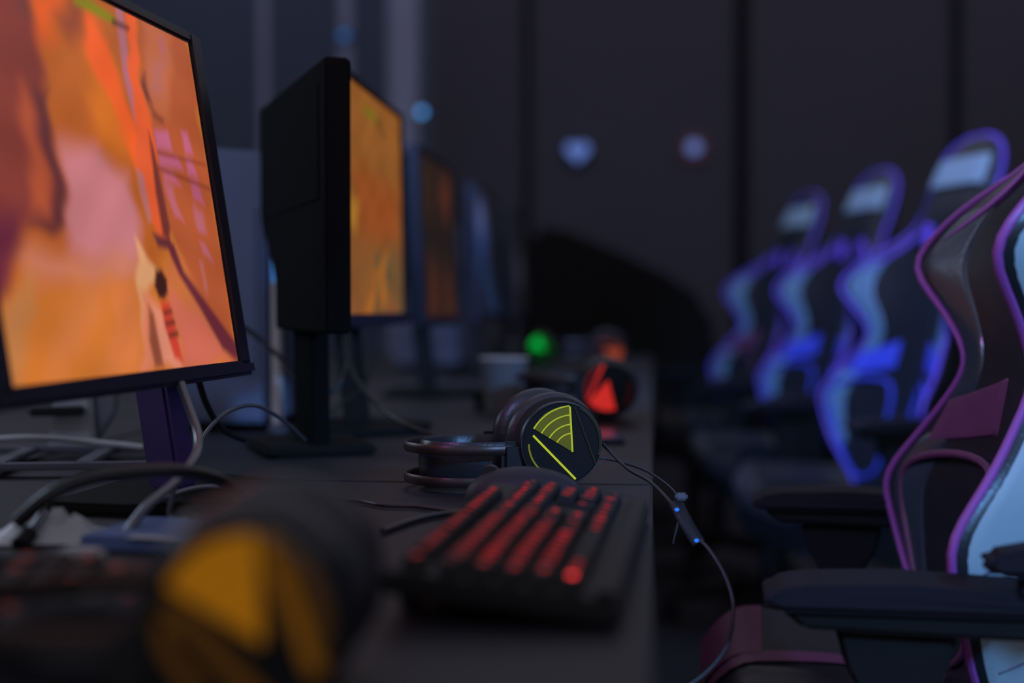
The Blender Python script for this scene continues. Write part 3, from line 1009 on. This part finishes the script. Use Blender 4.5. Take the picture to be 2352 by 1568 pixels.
# ---------------------------------------------------------------- lights fixed on the back wall
def wall_light(x, z, y, r, col, st, label, cat='wall lamp', heart=False):
    t = empty('wall_light', (x, y, z))
    tag(t, label, cat)
    MB().lathe([(0, .0), (r * 1.3, .0), (r * 1.3, .012), (r, .02), (0, .02)], FRONT, 24).build('housing', M['metal'], t)
    b = MB()
    if heart:
        pts = [(r * 1.15 * math.sin(a) ** 3, r * 1.05 * (13 * math.cos(a) - 5 * math.cos(2 * a) - 2 * math.cos(3 * a) - math.cos(4 * a)) / 15) for a in [2 * PI * k / 40 for k in range(40)]]
        b.prism(pts, 1, -.03, -.019)
    else:
        b.lathe([(0, .02), (r * .9, .02), (r * .7, .03), (0, .034)], FRONT, 24)
    b.build('lit_lens', glow('wall_light_glow', col, st, .05, 8), t)
    return t


wall_light(-.405, 1.775, 7.69, .055, (.10, .17, .50), 1.0, 'left of the two small blue wall lights, heart shaped', heart=True)
wl = wall_light(.215, 1.79, 7.69, .042, (.10, .16, .42), 1.0, 'right of the two small blue wall lights, round with a reddish rim')
MB().lathe([(.050, .002), (.066, .002), (.066, .022), (.050, .022), (.050, .002)], FRONT, 28).build('red_rim', glow('red_rim_glow', (.12, .03, .05), .5), wl)
wall_light(-1.52, 2.28, 6.955, .028, (.03, .14, .42), .8, 'small blue light on the thin pole near the top of the photo')
wall_light(-1.09, 1.86, 6.69, .020, (.10, .40, 1.0), 1.4, 'small bright blue light on the lavender column')
t = empty('wall_sign', (-1.86, 2.03, 7.05), (0, 0, 0))
tag(t, 'small cream plate hanging on the thin pole left of the black monitor', 'sign')
MB().box((0, 0, 0), (.05, .012, .13), bev=.008).build('plate', M['cream'], t)
MB().box((-.03, .07, .05), (.02, .14, .012), bev=.002).build('bracket', M['metal'], t)

# ---------------------------------------------------------------- paper cup
t = empty('paper_cup', (-.275, 2.62, DT))
tag(t, 'grey tapered paper cup standing on the dark desk behind the headset', 'cup')
MB().lathe([(0, .002), (.032, .002), (.034, 0), (.0445, .100), (.0425, .100), (.033, .006), (0, .006)], n=44).build('cup_wall', M['cup'], t)
MB().tube([(.0445 * math.cos(2 * PI * k / 24), .0445 * math.sin(2 * PI * k / 24), .101) for k in range(24)], .0018, n=8, closed=True).build('rolled_rim', M['cream'], t)


# ---------------------------------------------------------------- cables
def cable(pts, r, m, label, name='cable', cat='cable', plug=None):
    pts = [(x, y, max(z, DT + r + .0006)) for x, y, z in pts]
    t = empty(name, (pts[0][0], pts[0][1], pts[0][2]))
    tag(t, label, cat)
    MB().tube(pts, r, n=10).build('cord', M[m], t, world=True)
    if plug:
        a, b = Vector(pts[-1]), Vector(pts[-2])
        d = (a - b).normalized()
        MB().tube([a, a + d * plug * .6, a + d * plug], r * 1.9, smooth=False, n=12).build('plug', M['black'], t, world=True)
    return t


cable([(-0.4558, 1.3400, 0.8741), (-0.4452, 1.3300, 0.8537), (-0.4257, 1.3000, 0.8272), (-0.4155, 1.2600, 0.8111), (-0.4215, 1.2200, 0.7921), (-0.4309, 1.1800, 0.7782), (-0.4389, 1.1500, 0.7585), (-0.4331, 1.1200, 0.7402)], .0045, 'silver',
      'thick grey cable dropping from the large monitor to the desk front')
cable([(-0.4937, 1.5000, 0.7893), (-0.4854, 1.5200, 0.8137), (-0.4698, 1.5500, 0.8322), (-0.4541, 1.6000, 0.8337), (-0.4393, 1.6600, 0.8124), (-0.4352, 1.7500, 0.7805)], .0024, 'silver',
      'thin grey cable arching between the large monitor and the black monitor base')
cable([(-0.5105, 1.1000, 0.7742), (-0.4848, 1.1000, 0.7958), (-0.4639, 1.1200, 0.8066), (-0.4384, 1.1400, 0.8109), (-0.4007, 1.1600, 0.8109), (-0.3757, 1.2000, 0.7989), (-0.3603, 1.2400, 0.7747), (-0.3487, 1.2700, 0.7507)], .0060, 'cable',
      'thick black cable looping across the desk under the large monitor')
cable([(-0.4344, 1.2600, 0.7941), (-0.4370, 1.2600, 0.7749), (-0.4404, 1.2600, 0.7569), (-0.4335, 1.2600, 0.7498), (-0.4258, 1.2700, 0.7471)], .0026, 'silver',
      'short thin silver cable hanging below the monitor stand', plug=.012)
cable([(-0.4716, 1.2800, 0.7616), (-0.4509, 1.3300, 0.7704), (-0.4302, 1.3600, 0.7710), (-0.4082, 1.3600, 0.7670), (-0.3973, 1.3600, 0.7598)], .0030, 'silver',
      'silver cable curving right of the monitor stand')
cable([(-0.5344, 1.3000, 0.7516), (-0.4949, 1.3200, 0.7535), (-0.4578, 1.3500, 0.7540), (-0.4384, 1.4000, 0.7552), (-0.4171, 1.4200, 0.7537), (-0.3887, 1.4500, 0.7455)], .0036, 'cable',
      'black cable lying flat behind the orange headset')
cable([(-0.5197, 1.1600, 0.7817), (-0.5119, 1.1500, 0.7747), (-0.5117, 1.1400, 0.7681), (-0.5140, 1.1300, 0.7616)], .0040, 'silver',
      'short bright cable end at the left edge of the desk', plug=.016)
cable([(-0.4314, 1.1500, 0.7451), (-0.4162, 1.1600, 0.7451), (-0.3969, 1.1700, 0.7449), (-0.3773, 1.1800, 0.7461)], .0040, 'cable',
      'black cord crossing the blue card left of the orange headset')
cable([(-0.5863, 2.0000, 0.9188), (-0.5544, 2.0000, 0.8938), (-0.5236, 1.9800, 0.8696), (-0.4847, 1.9500, 0.8283), (-0.4476, 1.9500, 0.7919)], .0036, 'cable',
      'black cable slanting down across the cream tube')
cable([(-0.4475, 2.0500, 0.9055), (-0.4400, 2.0300, 0.8680), (-0.4146, 2.0000, 0.8319), (-0.3755, 1.9600, 0.8039), (-0.3282, 1.9000, 0.7850), (-0.2805, 1.8600, 0.7750), (-0.2385, 1.8500, 0.7729)], .0036, 'cable',
      'black cable running from the amber monitor towards the yellow-green headset')
cable([(-0.4474, 2.0800, 0.9081), (-0.4443, 2.0500, 0.8672), (-0.4530, 2.0300, 0.8331), (-0.4764, 2.0200, 0.8209), (-0.5021, 2.0200, 0.8302)], .0034, 'cable',
      'black cable hooking left below the amber monitor')
cable([(-0.4267, 2.2000, 0.9091), (-0.4339, 2.1800, 0.8621), (-0.4403, 2.1500, 0.8297), (-0.4687, 2.1000, 0.7996), (-0.4830, 2.0200, 0.7766)], .0030, 'cable',
      'thin cable crossing behind the amber monitor stand')
cable([(-0.5071, 1.5500, 0.8672), (-0.5133, 1.6000, 0.8343), (-0.5078, 1.6400, 0.8031), (-0.4990, 1.7000, 0.7846)], .0040, 'cable',
      'black cable hanging right of the violet-lit monitor stand')
cable([(-0.2330, 1.2150, 0.7487), (-0.2195, 1.2700, 0.7507), (-0.2017, 1.3100, 0.7501), (-0.1763, 1.3350, 0.7476)], .0030, 'cable',
      'black cable curving left from behind the red-lit keyboard')
t = cable([(-0.5286, 2.1000, 0.8550), (-0.5071, 2.0800, 0.8365), (-0.4803, 2.0500, 0.8190)], .0065, 'whitep', 'short white strap on a cable below the black monitor, modelled as a white cord', name='glint', cat='glint')  # white cord added for a highlight on a cable

# ---------------------------------------------------------------- small things on the left of the desk
def tray(loc, rz):
    t = empty('plastic_tray', loc, (0, 0, R(rz)))
    tag(t, 'flat grey plastic tray with openings at the left edge', 'tray')
    b = MB()
    b.box((0, -.10, .012), (.30, .022, .008), bev=.002).box((0, .10, .012), (.30, .022, .008), bev=.002)
    for x in (-.14, -.05, .05, .14):
        b.box((x, 0, .012), (.022, .20, .008), bev=.002)
    b.build('frame', M['tray'], t)
    for x in (-.14, .14):
        for y in (-.1, .1):
            MB().lathe([(0, 0), (.008, 0), (.008, .009), (0, .009)], Matrix.Translation((x, y, 0)), 12).build('foot', M['black'], t)
    MB().tube([(-.15, .06, .022), (-.05, .03, .034), (.03, .07, .024), (.10, .05, .018)], .004).build('tie', M['whitep'], t)


tray((-.735, 1.69, DT), 12)
t = empty('white_stand', (-.80, 1.93, DT), (0, 0, R(20)))
tag(t, 'white plastic holder with a black clamp under the large monitor', 'holder')
MB().prism([(-.045, 0), (.020, 0), (.006, .19), (-.024, .19)], 1, -.03, .03, bev=.006).build('white_body', M['whitep'], t)
MB().prism([(.020, 0), (.050, .05), (.050, .19), (.008, .19)], 1, -.02, .03, bev=.006).build('side_fin', M['cup'], t)
MB().box((-.03, -.05, .055), (.075, .035, .012), bev=.004).build('clamp', M['black'], t)
t = empty('blue_card', (-.410, 1.165, DT), (0, 0, R(-6)))
tag(t, 'flat blue card box on the desk left of the orange headset', 'box')
MB().box((0, 0, .006), (.10, .11, .012), bev=.002).build('lid', M['bluepaper'], t)
MB().box((.02, -.055, .0125), (.05, .012, .001), bev=.0002).build('strip', M['whitep'], t)
t = empty('crumpled_bag', (-.515, 1.17, DT), (0, 0, R(12)))
tag(t, 'crumpled grey plastic bag beside the blue card box', 'bag')
b = MB()
rr = random.Random(3)
H_ = [[rr.uniform(.3, 1) for _ in range(12)] for _ in range(12)]
b.grid(11, 11, lambda a, e: ((a - .5) * .09, (e - .5) * .09, .002 + .028 * H_[int(round(e * 11))][int(round(a * 11))] * math.sin(PI * a) * math.sin(PI * e)))
b.build('bag_film', M['whitep'], t)
MB().tube([(-.04, 0, .004), (-.055, .01, .008), (-.06, -.01, .004)], .003).build('knot', M['whitep'], t)
t = empty('connector_block', (-.43, 1.035, DT), (0, 0, R(-10)))
tag(t, 'small pale connector block lying left of the orange headset', 'connector')
MB().box((0, 0, .008), (.034, .022, .016), bev=.003).build('shell', M['whitep'], t)
MB().box((-.022, 0, .008), (.012, .014, .010), bev=.001).build('socket', M['silver'], t)
t = empty('usb_hub', (-.455, .985, DT), (0, 0, R(5)))
tag(t, 'dark hub with a blue light at the left edge of the desk', 'hub')
MB().box((0, 0, .010), (.07, .03, .018), bev=.004).build('shell', M['black'], t)
MB().box((.036, -.004, .011), (.004, .014, .010), bev=.001).build('blue_light', glow('hub_light', (.02, .16, .55), .8), t)
t = empty('phone', (-.085, 2.10, DT), (0, 0, R(8)))
tag(t, 'flat dark phone lying at the desk edge behind the yellow-green headset', 'phone')
MB().box((0, 0, .0045), (.075, .15, .009), bev=.003).build('shell', M['black'], t)
MB().box((0, 0, .0093), (.068, .142, .0006)).build('glass', mat('phone_glass', (.05, .07, .12), .25, .6), t)
